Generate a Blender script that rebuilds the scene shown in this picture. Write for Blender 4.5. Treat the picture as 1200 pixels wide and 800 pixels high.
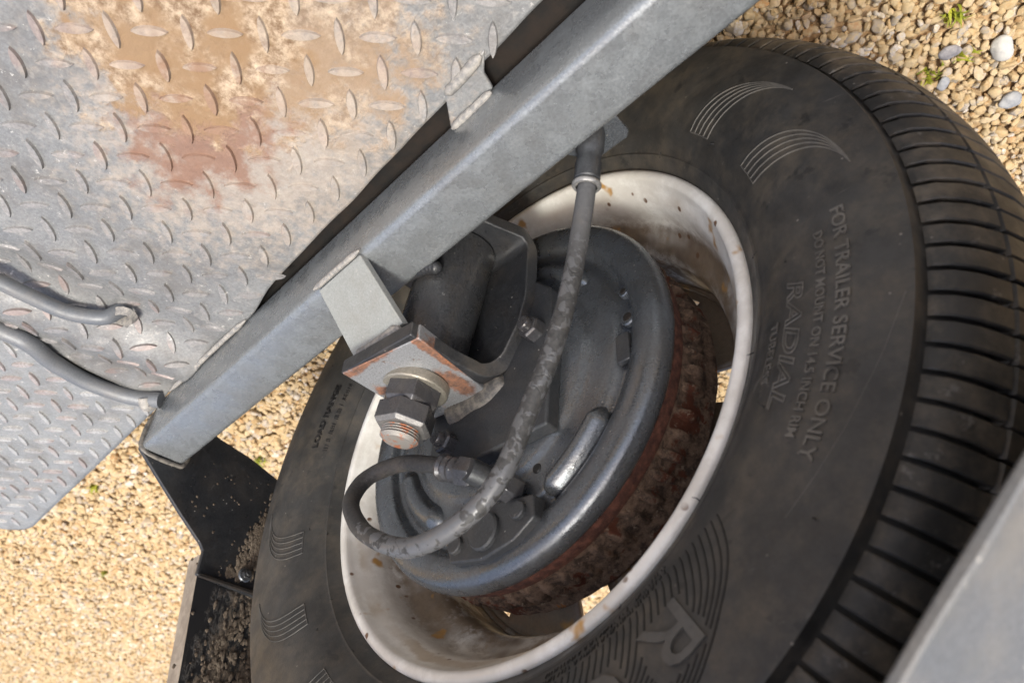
import bpy, bmesh, math, random
from mathutils import Vector, Matrix, noise
random.seed(7)
R = math.radians
pi = math.pi
scn = bpy.context.scene
for o in list(bpy.data.objects):
    bpy.data.objects.remove(o, do_unlink=True)
col = scn.collection
H = 0.33            # height of the wheel centre above the ground; part meshes use the wheel centre as origin

# ------------------------------------------------------------------ camera
cd = bpy.data.cameras.new('camera')
cam = bpy.data.objects.new('camera', cd); col.objects.link(cam)
CX = Vector((-0.71303, 0.70031, -0.03384)); CY = Vector((0.43229, 0.47711, 0.76518)); CZ = Vector((0.55201, 0.53097, -0.64293))
m = Matrix.Identity(4)
for i in range(3):
    m[i][0] = CX[i]; m[i][1] = -CY[i]; m[i][2] = -CZ[i]
m.translation = Vector((-0.31872, -0.30375, 0.31759 + H))
cam.matrix_world = m
cd.sensor_width = 36.0; cd.lens = 36.0 * 860.99 / 1200.0
cd.clip_start = 0.01; cd.clip_end = 500.0
cd.dof.use_dof = True; cd.dof.focus_distance = 0.56; cd.dof.aperture_fstop = 9.5
scn.camera = cam

# ------------------------------------------------------------------ world and sun
SUN_EL, SUN_AZ = R(68), math.atan2(-0.70, -0.62)       # azimuth of the sun, from +X
w = bpy.data.worlds.new('World'); scn.world = w; w.use_nodes = True
nt = w.node_tree; nt.nodes.clear()
sky = nt.nodes.new('ShaderNodeTexSky'); sky.sky_type = 'NISHITA'; sky.sun_disc = False
sky.sun_elevation = SUN_EL; sky.sun_rotation = pi / 2 - SUN_AZ
sky.air_density = 0.8; sky.dust_density = 6.0; sky.ozone_density = 0.3
bg = nt.nodes.new('ShaderNodeBackground'); bg.inputs['Strength'].default_value = 0.13
wo = nt.nodes.new('ShaderNodeOutputWorld')
nt.links.new(sky.outputs[0], bg.inputs[0]); nt.links.new(bg.outputs[0], wo.inputs[0])
sd = bpy.data.lights.new('sun', 'SUN'); sd.energy = 1.5; sd.angle = R(10); sd.color = (0.955, 0.985, 0.93)
sun = bpy.data.objects.new('sun', sd); col.objects.link(sun)
sdir = Vector((math.cos(SUN_AZ) * math.cos(SUN_EL), math.sin(SUN_AZ) * math.cos(SUN_EL), math.sin(SUN_EL)))
sun.rotation_euler = sdir.to_track_quat('Z', 'Y').to_euler(); sun.location = (0, 0, 5)
scn.view_settings.view_transform = 'Standard'; scn.view_settings.look = 'None'
scn.view_settings.exposure = 1.2; scn.view_settings.gamma = 1.0; scn.view_settings.use_curve_mapping = False
scn.render.resolution_x = 1024; scn.render.resolution_y = 682
scn.render.engine = 'CYCLES'
scn.cycles.max_bounces = 5; scn.cycles.diffuse_bounces = 3; scn.cycles.glossy_bounces = 3; scn.cycles.transmission_bounces = 0

# ------------------------------------------------------------------ material helper
class N:
    def __init__(s, name):
        s.m = bpy.data.materials.new(name); s.m.use_nodes = True
        s.t = s.m.node_tree; s.t.nodes.clear()
        s.out = s.new('ShaderNodeOutputMaterial'); s.b = s.new('ShaderNodeBsdfPrincipled')
        s.l(s.b.outputs[0], s.out.inputs[0])
        s.pos = s.new('ShaderNodeNewGeometry').outputs['Position']
    def new(s, k): return s.t.nodes.new(k)
    def l(s, a, b): s.t.links.new(a, b)
    def inp(s, sock, v):
        if hasattr(v, 'links') or hasattr(v, 'is_linked'): s.l(v, sock)
        else: sock.default_value = v
    def scaled(s, sx, sy, sz, off=(0, 0, 0)):
        n = s.new('ShaderNodeMapping'); n.inputs['Scale'].default_value = (sx, sy, sz); n.inputs['Location'].default_value = off
        s.l(s.pos, n.inputs[0]); return n.outputs[0]
    def noise(s, scale, detail=4, rough=.6, vec=None, dist=0.0):
        n = s.new('ShaderNodeTexNoise'); n.inputs['Scale'].default_value = scale; n.inputs['Detail'].default_value = detail
        n.inputs['Roughness'].default_value = rough; n.inputs['Distortion'].default_value = dist
        s.l(vec or s.pos, n.inputs['Vector']); return n.outputs['Fac']
    def voro(s, scale, feature='F1', out='Distance', vec=None):
        n = s.new('ShaderNodeTexVoronoi'); n.feature = feature; n.inputs['Scale'].default_value = scale
        s.l(vec or s.pos, n.inputs['Vector']); return n.outputs[out]
    def ramp(s, f, lo, hi, a=0.0, b=1.0):
        n = s.new('ShaderNodeMapRange'); n.interpolation_type = 'SMOOTHSTEP'
        s.l(f, n.inputs[0]); n.inputs[1].default_value = lo; n.inputs[2].default_value = hi
        n.inputs[3].default_value = a; n.inputs[4].default_value = b; return n.outputs[0]
    def math(s, op, a, b=None):
        n = s.new('ShaderNodeMath'); n.operation = op; s.inp(n.inputs[0], a)
        if b is not None: s.inp(n.inputs[1], b)
        return n.outputs[0]
    def mix(s, f, a, b):
        n = s.new('ShaderNodeMix'); n.data_type = 'RGBA'; s.inp(n.inputs[0], f)
        for k, v in ((6, a), (7, b)):
            if isinstance(v, tuple): n.inputs[k].default_value = (*v, 1.0)
            else: s.l(v, n.inputs[k])
        return n.outputs[2]
    def fmix(s, f, a, b):
        n = s.new('ShaderNodeMix'); s.inp(n.inputs[0], f); s.inp(n.inputs[2], a); s.inp(n.inputs[3], b); return n.outputs[0]
    def blob(s, c, r, edge, ns=60, amp=.5):
        """1 inside a ragged ellipsoid round world point c, 0 outside"""
        d = s.new('ShaderNodeVectorMath'); d.operation = 'SUBTRACT'; s.l(s.pos, d.inputs[0]); d.inputs[1].default_value = c
        e = s.new('ShaderNodeVectorMath'); e.operation = 'DIVIDE'; s.l(d.outputs[0], e.inputs[0]); e.inputs[1].default_value = r
        g = s.new('ShaderNodeVectorMath'); g.operation = 'LENGTH'; s.l(e.outputs[0], g.inputs[0])
        h = s.math('ADD', g.outputs['Value'], s.math('MULTIPLY', s.math('SUBTRACT', s.noise(ns, 6, .65), .5), amp * 2))
        return s.ramp(h, 1 - edge, 1 + edge, 1, 0)
    def fin(s, color, rough, metal=0.0, bump=None, bstr=.3, bdist=.001, spec=.5):
        if isinstance(color, tuple): s.b.inputs['Base Color'].default_value = (*color, 1)
        else: s.l(color, s.b.inputs['Base Color'])
        s.inp(s.b.inputs['Roughness'], rough); s.inp(s.b.inputs['Metallic'], metal)
        s.b.inputs['Specular IOR Level'].default_value = spec
        if bump is not None:
            n = s.new('ShaderNodeBump'); n.inputs['Strength'].default_value = bstr; n.inputs['Distance'].default_value = bdist
            s.l(bump, n.inputs['Height']); s.l(n.outputs[0], s.b.inputs['Normal'])
        return s.m

def mat_paint(name, base, rough=.42, metal=.0, rust=.0, dust=.25, grain=.12, dustcol=(.22, .19, .15), scuff=.3):
    n = N(name)
    c2 = tuple(x * (1 - grain * 1.6) for x in base); c3 = tuple(min(1, x * (1 + grain * 2)) for x in base)
    c = n.mix(n.ramp(n.noise(650, 3, .75), .32, .68), c2, c3)
    c = n.mix(n.math('MULTIPLY', n.ramp(n.noise(28, 5, .65), .42, .75), dust), c, dustcol)
    sc = n.ramp(n.noise(90, 5, .7, n.scaled(1, 1, 1, (3, 1, 2)), .6), .66, .74)
    c = n.mix(n.math('MULTIPLY', sc, scuff), c, (.45, .43, .40))
    sp = n.ramp(n.voro(150), .10, .05)
    sp = n.math('MULTIPLY', sp, n.ramp(n.noise(35, 2, .5), .52, .62))
    c = n.mix(n.math('MULTIPLY', sp, .7), c, (.5, .47, .42))
    ch = n.math('MULTIPLY', n.ramp(n.noise(330, 3, .6, n.scaled(1, 1, 1, (6, 6, 1))), .70, .74), n.ramp(n.noise(24, 3), .45, .6))
    c = n.mix(n.math('MULTIPLY', ch, .6), c, (.20, .175, .145))
    if rust:
        rm = n.ramp(n.noise(55, 7, .7, n.scaled(1, 1, 1, (9, 4, 7))), .78 - rust * .3, .84 - rust * .3)
        c = n.mix(rm, c, n.mix(n.noise(300, 4), (.10, .035, .015), (.28, .10, .03)))
    r = n.ramp(n.noise(60, 5, .6), .3, .7, rough - .1, rough + .15)
    return n.fin(c, r, metal, n.math('ADD', n.noise(520, 4, .7), n.math('MULTIPLY', n.noise(90, 5, .65), .7)), .24, .0007)

M = {}
M['rail'] = mat_paint('grey_frame_paint', (.235, .250, .258), .26, .55, .0, .25, .115, (.16, .145, .125), .0)
M['primer'] = mat_paint('pale_grey_primer', (.22, .228, .218), .55, 0, .10, .4, .07, (.15, .135, .11), .35)
M['black_paint'] = mat_paint('black_chassis_paint', (.016, .017, .019), .36, 0, .05, .22, .2, (.075, .06, .045), .18)
M['brake_grey'] = mat_paint('dark_grey_brake_paint', (.135, .147, .160), .26, .72, .03, .38, .09, (.115, .10, .08), .12)
M['brake_black'] = mat_paint('black_brake_paint', (.035, .037, .040), .40, .2, .05, .32, .15, (.13, .11, .085), .25)
M['tube_black'] = mat_paint('dusty_black_tube_paint', (.030, .031, .033), .28, .2, .03, .4, .2, (.085, .07, .052), .3)
M['edge_black'] = mat_paint('paler_black_cut_edge', (.034, .035, .037), .42, .1, .05, .6, .2, (.14, .12, .095), .5)  # slightly paler black for the bracket's cut faces
M['fender'] = mat_paint('sky_grey_fender_paint', (.115, .118, .12), .5, .0, .0, .6, .1, (.19, .175, .15), .5)  # grey put in for sky reflected in dark glossy paint
M['zinc'] = mat_paint('dull_zinc_steel', (.26, .255, .245), .42, .6, .30, .3, .1, (.2, .15, .1), .3)
M['nut'] = mat_paint('dark_plated_nut', (.065, .065, .07), .32, .5, .06, .25, .1, (.20, .17, .13), .8)
M['nut_face'] = mat_paint('scuffed_nut_face', (.16, .155, .15), .4, .4, .2, .4, .1, (.26, .20, .14), .6)
M['washer'] = mat_paint('bright_washer', (.26, .24, .20), .4, .6, .05, .3, .1)

def mat_pivot():
    n = N('rust_edged_pivot_plate')
    c = n.mix(n.ramp(n.noise(900, 2), .3, .7), (.17, .175, .18), (.25, .255, .26))
    rm = n.ramp(n.noise(42, 6, .65, n.scaled(1, 1, 1.3, (2.2, .6, 1.0))), .56, .66)
    c = n.mix(rm, c, n.mix(n.noise(180, 5), (.11, .042, .02), (.33, .12, .045)))
    for c0, r0 in (((.018, -.1035, .010 + H), (.045, .0045, .012)), ((.001, -.048, .014 + H), (.0075, .017, .012)), ((-.012, -.075, .012 + H), (.004, .030, .008)), ((.046, -.062, .014 + H), (.006, .02, .01))):
        k = n.blob(c0, r0, .25, 170, .8); c = n.mix(n.math('MULTIPLY', k, .8), c, n.mix(n.ramp(n.noise(260, 6, .75), .3, .7), (.07, .032, .018), (.30, .115, .045)))
    rm2 = n.ramp(n.noise(130, 6, .7, n.scaled(1, 1, 1, (5, 5, 5))), .60, .68)
    c = n.mix(rm2, c, (.11, .07, .05))
    return n.fin(c, n.fmix(rm, .42, .85), n.fmix(rm, .3, 0.0), n.noise(500, 5, .7), .35, .0008)
M['pivot'] = mat_pivot()

def mat_bolt_end():
    n = N('rusty_bolt_end')
    rm = n.ramp(n.noise(130, 5, .65), .50, .60)
    c = n.mix(rm, (.24, .225, .205), n.mix(n.noise(300, 4), (.14, .045, .02), (.36, .125, .05)))
    return n.fin(c, .6, n.fmix(rm, .4, 0.0), n.noise(600, 4), .3, .0006)
M['bolt_end'] = mat_bolt_end()

def mat_rust():
    n = N('heavy_drum_rust')
    f = n.noise(120, 9, .78)
    c = n.mix(n.ramp(f, .38, .62), (.052, .034, .024), (.235, .155, .105))
    c = n.mix(n.ramp(n.noise(38, 6, .7, n.scaled(1, 1, 1, (4, 8, 1))), .54, .60), c, n.mix(n.noise(160, 5), (.055, .016, .010), (.17, .055, .025)))
    c = n.mix(n.ramp(n.noise(75, 5, .6, n.scaled(1, 1, 1, (1, 3, 6))), .67, .71), c, (.34, .13, .03))
    c = n.mix(n.ramp(n.noise(210, 6, .7, n.scaled(1, 1, 1, (1, 2, 6))), .60, .66), c, (.28, .21, .15))
    return n.fin(c, .86, 0, n.math('ADD', n.noise(300, 8, .8), f), 1.0, .003, .3)
M['rust'] = mat_rust()
def mat_rust_red():
    n = N('red_drum_rim_rust')
    c = n.mix(n.ramp(n.noise(150, 8, .7), .35, .7), (.040, .016, .012), (.15, .062, .040))
    return n.fin(c, .85, 0, n.noise(260, 8, .75), .8, .002, .3)
M['rust_red'] = mat_rust_red()

def mat_rim():
    n = N('stained_white_wheel_paint')
    c = n.mix(n.ramp(n.noise(22, 4, .6), .35, .7), (.66, .64, .585), (.77, .755, .71))
    # grime gathers in the barrel (stain with a ragged edge of its own)
    y = n.new('ShaderNodeSeparateXYZ'); n.l(n.pos, y.inputs[0])
    deep = n.ramp(n.math('ADD', y.outputs['Y'], n.math('MULTIPLY', n.math('SUBTRACT', n.noise(30, 6, .7), .5), .06)), .018, .06)
    def band(yc, wd, ns):
        q = n.math('ABSOLUTE', n.math('SUBTRACT', n.math('ADD', y.outputs['Y'], n.math('MULTIPLY', n.math('SUBTRACT', n.noise(ns, 6, .7), .5), .02)), yc))
        return n.ramp(q, wd * .35, wd, 1, 0)
    c = n.mix(n.math('MULTIPLY', n.math('MULTIPLY', band(.0440, .0125, 40), n.ramp(n.noise(9, 4), .34, .52)), .92), c, n.mix(n.noise(120, 6, .7), (.05, .031, .018), (.16, .112, .07)))
    c = n.mix(n.math('MULTIPLY', band(.098, .010, 40), .85), c, n.mix(n.noise(90, 6, .7), (.09, .045, .018), (.34, .19, .08)))
    c = n.mix(n.math('MULTIPLY', n.math('MULTIPLY', band(.010, .006, 30), n.ramp(n.noise(9, 4, .6, n.scaled(1, 1, 1, (2, 5, 1))), .45, .62)), .6), c, (.33, .235, .13))
    grime = n.math('MULTIPLY', n.math('ADD', deep, .25), n.ramp(n.noise(20, 8, .76, n.scaled(1, 1.4, 1, (1, 1, 1))), .38, .56))
    c = n.mix(n.math('MULTIPLY', grime, .92), c, n.mix(n.noise(110, 7, .75), (.10, .06, .03), (.34, .275, .20)))
    sp = n.ramp(n.noise(38, 3, .5, n.scaled(1, 1, 1, (7, 3, 5))), .63, .71)
    c = n.mix(sp, c, n.mix(n.noise(160, 4), (.22, .10, .025), (.60, .36, .12)))
    sp2 = n.math('MULTIPLY', n.ramp(n.voro(75), .20, .12), n.ramp(n.noise(20, 3), .48, .56))
    c = n.mix(sp2, c, (.14, .075, .04))
    return n.fin(c, n.ramp(n.noise(40, 4), .3, .7, .28, .5), 0, n.noise(120, 5), .12, .0008)
M['rim'] = mat_rim()

def mat_rubber(name, base=(.032, .0312, .0295), dust=.55, rough=.48, dustcol=(.115, .094, .068)):
    n = N(name)
    c = n.mix(n.ramp(n.noise(22, 8, .8), .35, .68), tuple(x * .78 for x in base), tuple(x * 1.3 for x in base))
    c = n.mix(n.math('MULTIPLY', n.ramp(n.noise(30, 7, .72, n.scaled(1, 1, 1, (3, 3, 3))), .40, .75), dust), c, dustcol)
    sl = n.ramp(n.noise(55, 5, .7, n.scaled(.6, 1, 2.6, (2, 2, 2)), 1.2), .66, .70)
    c = n.mix(n.math('MULTIPLY', sl, .45), c, (.13, .12, .105))
    dk = n.ramp(n.noise(44, 4, .6, n.scaled(1, 1, 1.4, (8, 1, 4))), .62, .68)
    c = n.mix(n.math('MULTIPLY', dk, .6), c, (.014, .014, .014))
    if 'tread' in name:
        c = n.mix(n.math('MULTIPLY', n.ramp(n.noise(48, 6, .7, n.scaled(1, 1, 1, (1, 9, 2))), .60, .67), .55), c, (.17, .16, .145))
    sp = n.math('MULTIPLY', n.ramp(n.voro(130), .11, .05), n.ramp(n.noise(50, 2), .56, .64))
    c = n.mix(n.math('MULTIPLY', sp, .6), c, (.30, .27, .23))
    return n.fin(c, n.ramp(n.noise(50, 5), .3, .7, rough - .08, rough + .12), 0,
                 n.math('ADD', n.noise(700, 4, .6), n.math('MULTIPLY', n.noise(60, 5), .8)), .22, .0008, .42)
M['rubber'] = mat_rubber('dusty_black_rubber')
M['tread'] = mat_rubber('dusty_tread_rubber', (.024, .0237, .0225), .9, .48, (.125, .102, .075))
M['rubber_light'] = mat_rubber('scuffed_raised_rubber', (.080, .075, .068), .5, .7, (.17, .15, .12))
M['rubber_edge'] = mat_rubber('edge_lit_letter_rubber', (.088, .082, .073), .35, .55)  # paler than the wall: light on the letter edges put into the colour
M['rubber_edge2'] = mat_rubber('large_letter_rubber', (.062, .060, .056), .4, .6)  # lightened too, so the low relief shows by colour
M['rubber_dark'] = mat_rubber('dark_rib_rubber', (.010, .010, .010), .1)

def mat_hose():
    n = N('weathered_rubber_hose')
    c = n.mix(n.ramp(n.noise(500, 3), .3, .7), (.020, .020, .021), (.042, .041, .040))
    z = n.new('ShaderNodeSeparateXYZ'); n.l(n.pos, z.inputs[0])
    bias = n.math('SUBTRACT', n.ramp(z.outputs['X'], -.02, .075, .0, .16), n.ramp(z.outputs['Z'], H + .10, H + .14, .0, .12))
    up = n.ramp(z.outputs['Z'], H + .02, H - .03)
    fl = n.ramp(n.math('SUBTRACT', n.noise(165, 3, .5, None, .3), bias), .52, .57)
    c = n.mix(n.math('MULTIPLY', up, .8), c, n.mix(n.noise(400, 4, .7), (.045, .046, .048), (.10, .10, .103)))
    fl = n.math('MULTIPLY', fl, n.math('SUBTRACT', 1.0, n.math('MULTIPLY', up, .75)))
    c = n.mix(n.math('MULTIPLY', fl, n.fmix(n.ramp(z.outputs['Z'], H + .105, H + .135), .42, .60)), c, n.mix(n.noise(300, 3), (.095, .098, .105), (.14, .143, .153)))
    cr = n.math('MULTIPLY', n.ramp(n.voro(95, 'DISTANCE_TO_EDGE'), .03, .008), n.ramp(n.noise(30, 2), .5, .6))
    c = n.mix(n.math('MULTIPLY', cr, .7), c, (.02, .02, .02))
    c = n.mix(n.math('MULTIPLY', n.ramp(n.noise(25, 6, .7), .5, .75), .4), c, (.10, .08, .06))
    return n.fin(c, n.fmix(fl, .62, .36), 0, n.math('SUBTRACT', n.math('MULTIPLY', fl, .6), cr), .45, .0007)
M['hose'] = mat_hose()

def mat_deck(lug=False, pale=False):
    n = N(('pale' if pale else 'worn') + '_grey_tread_plate' + ('_lug' if lug else ''))
    a, b = ((.19, .185, .18), (.29, .28, .27)) if lug else ((.155, .158, .158), (.225, .228, .225))
    if pale: a, b = ((.27, .265, .255), (.46, .45, .43)) if lug else ((.205, .21, .208), (.275, .28, .275))  # flap lugs lightened, their white glints put into the colour
    c = n.mix(n.ramp(n.noise(420, 4, .7), .3, .7), a, b)
    c = n.mix(n.math('MULTIPLY', n.ramp(n.noise(18, 7, .75), .42, .68), .55), c, (.125, .112, .098))
    c = n.mix(n.math('MULTIPLY', n.ramp(n.noise(75, 7, .8, n.scaled(1, 1, 1, (2, 7, 3))), .54, .66), .5), c, (.36, .34, .31))
    c = n.mix(n.math('MULTIPLY', n.ramp(n.noise(130, 5, .75, n.scaled(1, 1, 1, (4, 2, 0))), .62, .70), .8), c, (.52, .50, .46))
    if lug:
        pk = n.ramp(n.noise(16, 4, .6, n.scaled(1, 1, 1, (6, 2, 0))), .50, .60)
        c = n.mix(n.math('MULTIPLY', pk, .4), c, (.26, .17, .145))
    # dried mud, then red primer showing through next to it
    mud = n.math('MULTIPLY', n.blob((-.012, -.30, -.112 + H), (.085, .070, .3), .22, 36, 1.3), 1.0)
    mud2 = n.blob((-.065, -.235, -.112 + H), (.065, .060, .3), .45, 60, 1.5)
    red = n.blob((.050, -.252, -.112 + H), (.062, .040, .3), .45, 55, 1.6)
    tan = n.blob((.02, -.235, -.112 + H), (.12, .095, .3), .5, 120, 1.3)
    mc = n.mix(n.ramp(n.noise(110, 8, .75), .35, .68), (.14, .082, .042), (.47, .37, .26))
    mc = n.mix(n.ramp(n.noise(26, 5, .6), .42, .6), (.225, .142, .075), mc)
    k = .35 if lug else 1.0
    c = n.mix(n.math('MULTIPLY', tan, .55), c, n.mix(n.noise(200, 6, .75), (.24, .17, .12), (.62, .54, .44)))
    c = n.mix(n.math('MULTIPLY', red, .72), c, n.mix(n.noise(160, 6, .7), (.13, .055, .03), (.27, .125, .07)))
    c = n.mix(n.math('MULTIPLY', mud2, .75 * k), c, mc)
    c = n.mix(n.math('MULTIPLY', mud, .95 * k), c, mc)
    spk = n.math('MULTIPLY', n.ramp(n.noise(60, 7, .75, n.scaled(1, 1, 1, (1, 8, 2))), .71, .75), .6)
    c = n.mix(spk, c, (.24, .13, .08))
    allm = n.math('MAXIMUM', mud, mud2)
    h = n.math('ADD', n.math('MULTIPLY', n.noise(330, 6, .7), .6), n.math('MULTIPLY', n.math('MULTIPLY', allm, n.noise(150, 8, .75)), 2.2))
    h = n.math('ADD', h, n.math('MULTIPLY', n.noise(45, 4), 1.2))
    return n.fin(c, n.fmix(allm, n.ramp(n.noise(70, 4), .3, .7, .38, .6), .9), n.fmix(allm, .30, 0.0), h, .55, .0012)
M['deck'] = mat_deck(); M['lug'] = mat_deck(True); M['deck_pale'] = mat_deck(False, True); M['lug_glint'] = mat_deck(True, True)

def mat_gravel():
    n = N('tan_gravel_stone')
    oi = n.new('ShaderNodeObjectInfo')
    r = n.new('ShaderNodeValToRGB'); n.l(oi.outputs['Random'], r.inputs[0]); r.color_ramp.interpolation = 'LINEAR'
    st = [(0, (0.341, 0.211, 0.086)), (.12, (0.427, 0.293, 0.141)), (.26, (0.480, 0.366, 0.217)), (.40, (0.384, 0.242, 0.101)), (.52, (0.533, 0.416, 0.272)),
          (.63, (0.405, 0.278, 0.131)), (.70, (0.352, 0.175, 0.056)), (.78, (0.512, 0.421, 0.302)), (.85, (0.256, 0.221, 0.197)), (.92, (0.640, 0.586, 0.524)), (1, (0.203, 0.190, 0.187))]
    e = r.color_ramp.elements
    e[0].position = 0; e[0].color = (*st[0][1], 1); e[1].position = 1; e[1].color = (*st[-1][1], 1)
    for p, c in st[1:-1]:
        q = e.new(p); q.color = (*c, 1)
    c = n.mix(n.ramp(n.noise(260, 5, .65), .32, .7), r.outputs[0], (.44, .34, .195))
    hs = n.new('ShaderNodeMixRGB'); hs.blend_type = 'MULTIPLY'; hs.inputs[0].default_value = .35
    n.l(c, hs.inputs[1]); n.l(n.mix(n.noise(700, 4), (.5, .42, .35), (1, 1, 1)), hs.inputs[2])
    return n.fin(hs.outputs[0], .75, 0, n.noise(500, 5, .6), .25, .001, .35)
M['gravel'] = mat_gravel()
def mat_ground():
    n = N('gravel_bed')
    c = n.voro(85, 'F1', 'Color'); s = n.new('ShaderNodeSeparateColor'); n.l(c, s.inputs[0])
    cc = n.mix(s.outputs[0], (.26, .15, .065), (.42, .29, .16))
    return n.fin(cc, .9, 0, n.voro(85, 'DISTANCE_TO_EDGE'), .8, .008, .3)
M['ground'] = mat_ground()
def mat_simple(name, a, b, sc, rough=.8, bs=.4, bd=.002):
    n = N(name); return n.fin(n.mix(n.ramp(n.noise(sc, 6, .7), .35, .65), a, b), rough, 0, n.noise(sc * 2.5, 6, .7), bs, bd, .35)
M['mud'] = mat_simple('dried_brown_mud', (.065, .048, .034), (.17, .135, .10), 90, .95, .8, .004)
M['dark_steel'] = mat_simple('shade_black_rusty_steel', (.005, .0045, .004), (.014, .009, .006), 40)  # near black, so the plates under the deck gaps read as shade
M['weldd'] = mat_simple('dark_grey_weld', (.055, .053, .05), (.15, .135, .115), 180, .38, .4, .001)
M['weld'] = mat_simple('grey_weld', (.16, .155, .15), (.30, .28, .25), 250, .42, .5, .001)
M['weld_rust'] = mat_simple('rusty_weld', (.20, .17, .14), (.33, .22, .14), 160, .55, .5, .001)
def mat_fender_in():
    n = N('black_paint_caked_with_mud')
    rg = n.blob((.40, .055, .17 + H), (.09, .055, .16), .3, 30, .6)
    k = n.math('MULTIPLY', rg, n.ramp(n.noise(70, 7, .7, n.scaled(1, 1, .45)), .46, .54))
    c = n.mix(k, (.013, .013, .014), n.mix(n.noise(180, 6, .7), (.06, .044, .031), (.165, .13, .095)))
    return n.fin(c, n.fmix(k, .4, .95), 0, n.math('MULTIPLY', k, n.math('ADD', n.noise(120, 7, .75), .8)), .9, .004, .4)
M['fender_in'] = mat_fender_in()
M['lip'] = mat_simple('dusty_fender_lip', (.20, .165, .13), (.30, .255, .205), 50, .7)
M['cable'] = mat_paint('grey_cable_sheath', (.10, .108, .118), .45, .0, .0, .3, .06)
M['rod'] = mat_paint('grey_hinge_rod', (.13, .137, .145), .45, .2, .04, .3, .06)
M['green'] = mat_simple('green_grass', (.14, .17, .012), (.36, .35, .03), 60, .7)
M['stone_pale'] = mat_simple('pale_grey_stone', (.33, .315, .285), (.45, .43, .39), 60, .7)
M['stone_dark'] = mat_simple('slate_stone', (.15, .14, .145), (.28, .26, .255), 60, .7)
M['stone_blue'] = mat_simple('blue_grey_stone', (.22, .225, .235), (.34, .335, .33), 60, .7)

# ------------------------------------------------------------------ mesh helpers
def mesh(name, V, F, mat, smooth=35):
    me = bpy.data.meshes.new(name); me.from_pydata([tuple(v) for v in V], [], F); me.update()
    bm = bmesh.new(); bm.from_mesh(me); bmesh.ops.recalc_face_normals(bm, faces=bm.faces); bm.to_mesh(me); bm.free()
    if smooth:
        me.polygons.foreach_set('use_smooth', [True] * len(me.polygons))
        if smooth < 180: me.set_sharp_from_angle(angle=R(smooth))
    me.materials.append(mat); return me
def link(name, me, parent=None, loc=None, rot=None):
    o = bpy.data.objects.new(name, me); col.objects.link(o)
    if parent is not None: o.parent = parent
    if loc is not None: o.location = loc
    if rot is not None: o.rotation_euler = rot
    return o
trailer = bpy.data.objects.new('utility_trailer', None); col.objects.link(trailer)
trailer['label'] = 'grey utility trailer with tread-plate deck, white wheel, rusty brake drum and black hose'
trailer['category'] = 'trailer'
def part(name, V, F, mat, smooth=35, label=None, bevel=0, parent=None):
    o = link(name, mesh(name, V, F, M[mat], smooth), parent or trailer)
    if parent is None: o.location = (0, 0, H)
    if label: o['label'] = label
    if bevel:
        b = o.modifiers.new('bevel', 'BEVEL'); b.width = bevel; b.segments = 3; b.limit_method = 'ANGLE'; b.angle_limit = R(30)
    return o
def lathe(prof, seg=128, close=False, arc=None):
    """surface of revolution about the axle (Y); prof = (radius, y)"""
    V, F = [], []; n = len(prof)
    for i in range(seg):
        a = 2 * pi * i / seg; c, s = math.cos(a), math.sin(a)
        V += [(r * c, y, r * s) for r, y in prof]
    for i in range(seg):
        j = (i + 1) % seg
        for k in range(n if close else n - 1):
            l = (k + 1) % n
            F.append((i * n + k, i * n + l, j * n + l, j * n + k))
    return V, F
def zlathe(prof, seg, mat4):
    V, F = [], []; n = len(prof)
    for i in range(seg):
        a = 2 * pi * i / seg; c, s = math.cos(a), math.sin(a)
        V += [mat4 @ Vector((r * c, r * s, z)) for r, z in prof]
    for i in range(seg):
        j = (i + 1) % seg
        for k in range(n - 1): F.append((i * n + k, j * n + k, j * n + k + 1, i * n + k + 1))
    return V, F
def frame(o, d):
    q = Vector(d).normalized().to_track_quat('Z', 'Y').to_matrix().to_4x4(); q.translation = Vector(o); return q
def crom(P, n):
    P = [Vector(p) for p in P]; P = [P[0] * 2 - P[1]] + P + [P[-1] * 2 - P[-2]]; out = []
    for i in range(1, len(P) - 2):
        for k in range(n):
            t = k / n; a, b, c, d = P[i - 1:i + 3]
            out.append(.5 * ((2 * b) + (c - a) * t + (2 * a - 5 * b + 4 * c - d) * t * t + (3 * b - a - 3 * c + d) * t ** 3))
    out.append(P[-2]); return out
def tube(P, rad, seg=16, cap=True):
    n = len(P); V, F = [], []
    t0 = (P[1] - P[0]).normalized(); u = t0.orthogonal().normalized()
    for i in range(n):
        t = (P[min(i + 1, n - 1)] - P[max(i - 1, 0)]).normalized()
        u = (u - t * u.dot(t)).normalized(); v = t.cross(u)
        r = rad(i / (n - 1)) if callable(rad) else rad
        V += [P[i] + (u * math.cos(2 * pi * k / seg) + v * math.sin(2 * pi * k / seg)) * r for k in range(seg)]
    for i in range(n - 1):
        for k in range(seg):
            l = (k + 1) % seg; F.append((i * seg + k, i * seg + l, (i + 1) * seg + l, (i + 1) * seg + k))
    if cap: F += [tuple(range(seg))[::-1], tuple(range((n - 1) * seg, n * seg))]
    return V, F
def box(x0, x1, y0, y1, z0, z1):
    V = [(x, y, z) for x in (x0, x1) for y in (y0, y1) for z in (z0, z1)]
    return V, [(0, 1, 3, 2), (4, 6, 7, 5), (0, 4, 5, 1), (2, 3, 7, 6), (0, 2, 6, 4), (1, 5, 7, 3)]
def prism(poly, off):
    n = len(poly); off = Vector(off); P = [Vector(p) for p in poly]
    return P + [p + off for p in P], [tuple(range(n))[::-1], tuple(range(n, 2 * n))] + [(i, (i + 1) % n, n + (i + 1) % n, n + i) for i in range(n)]
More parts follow.
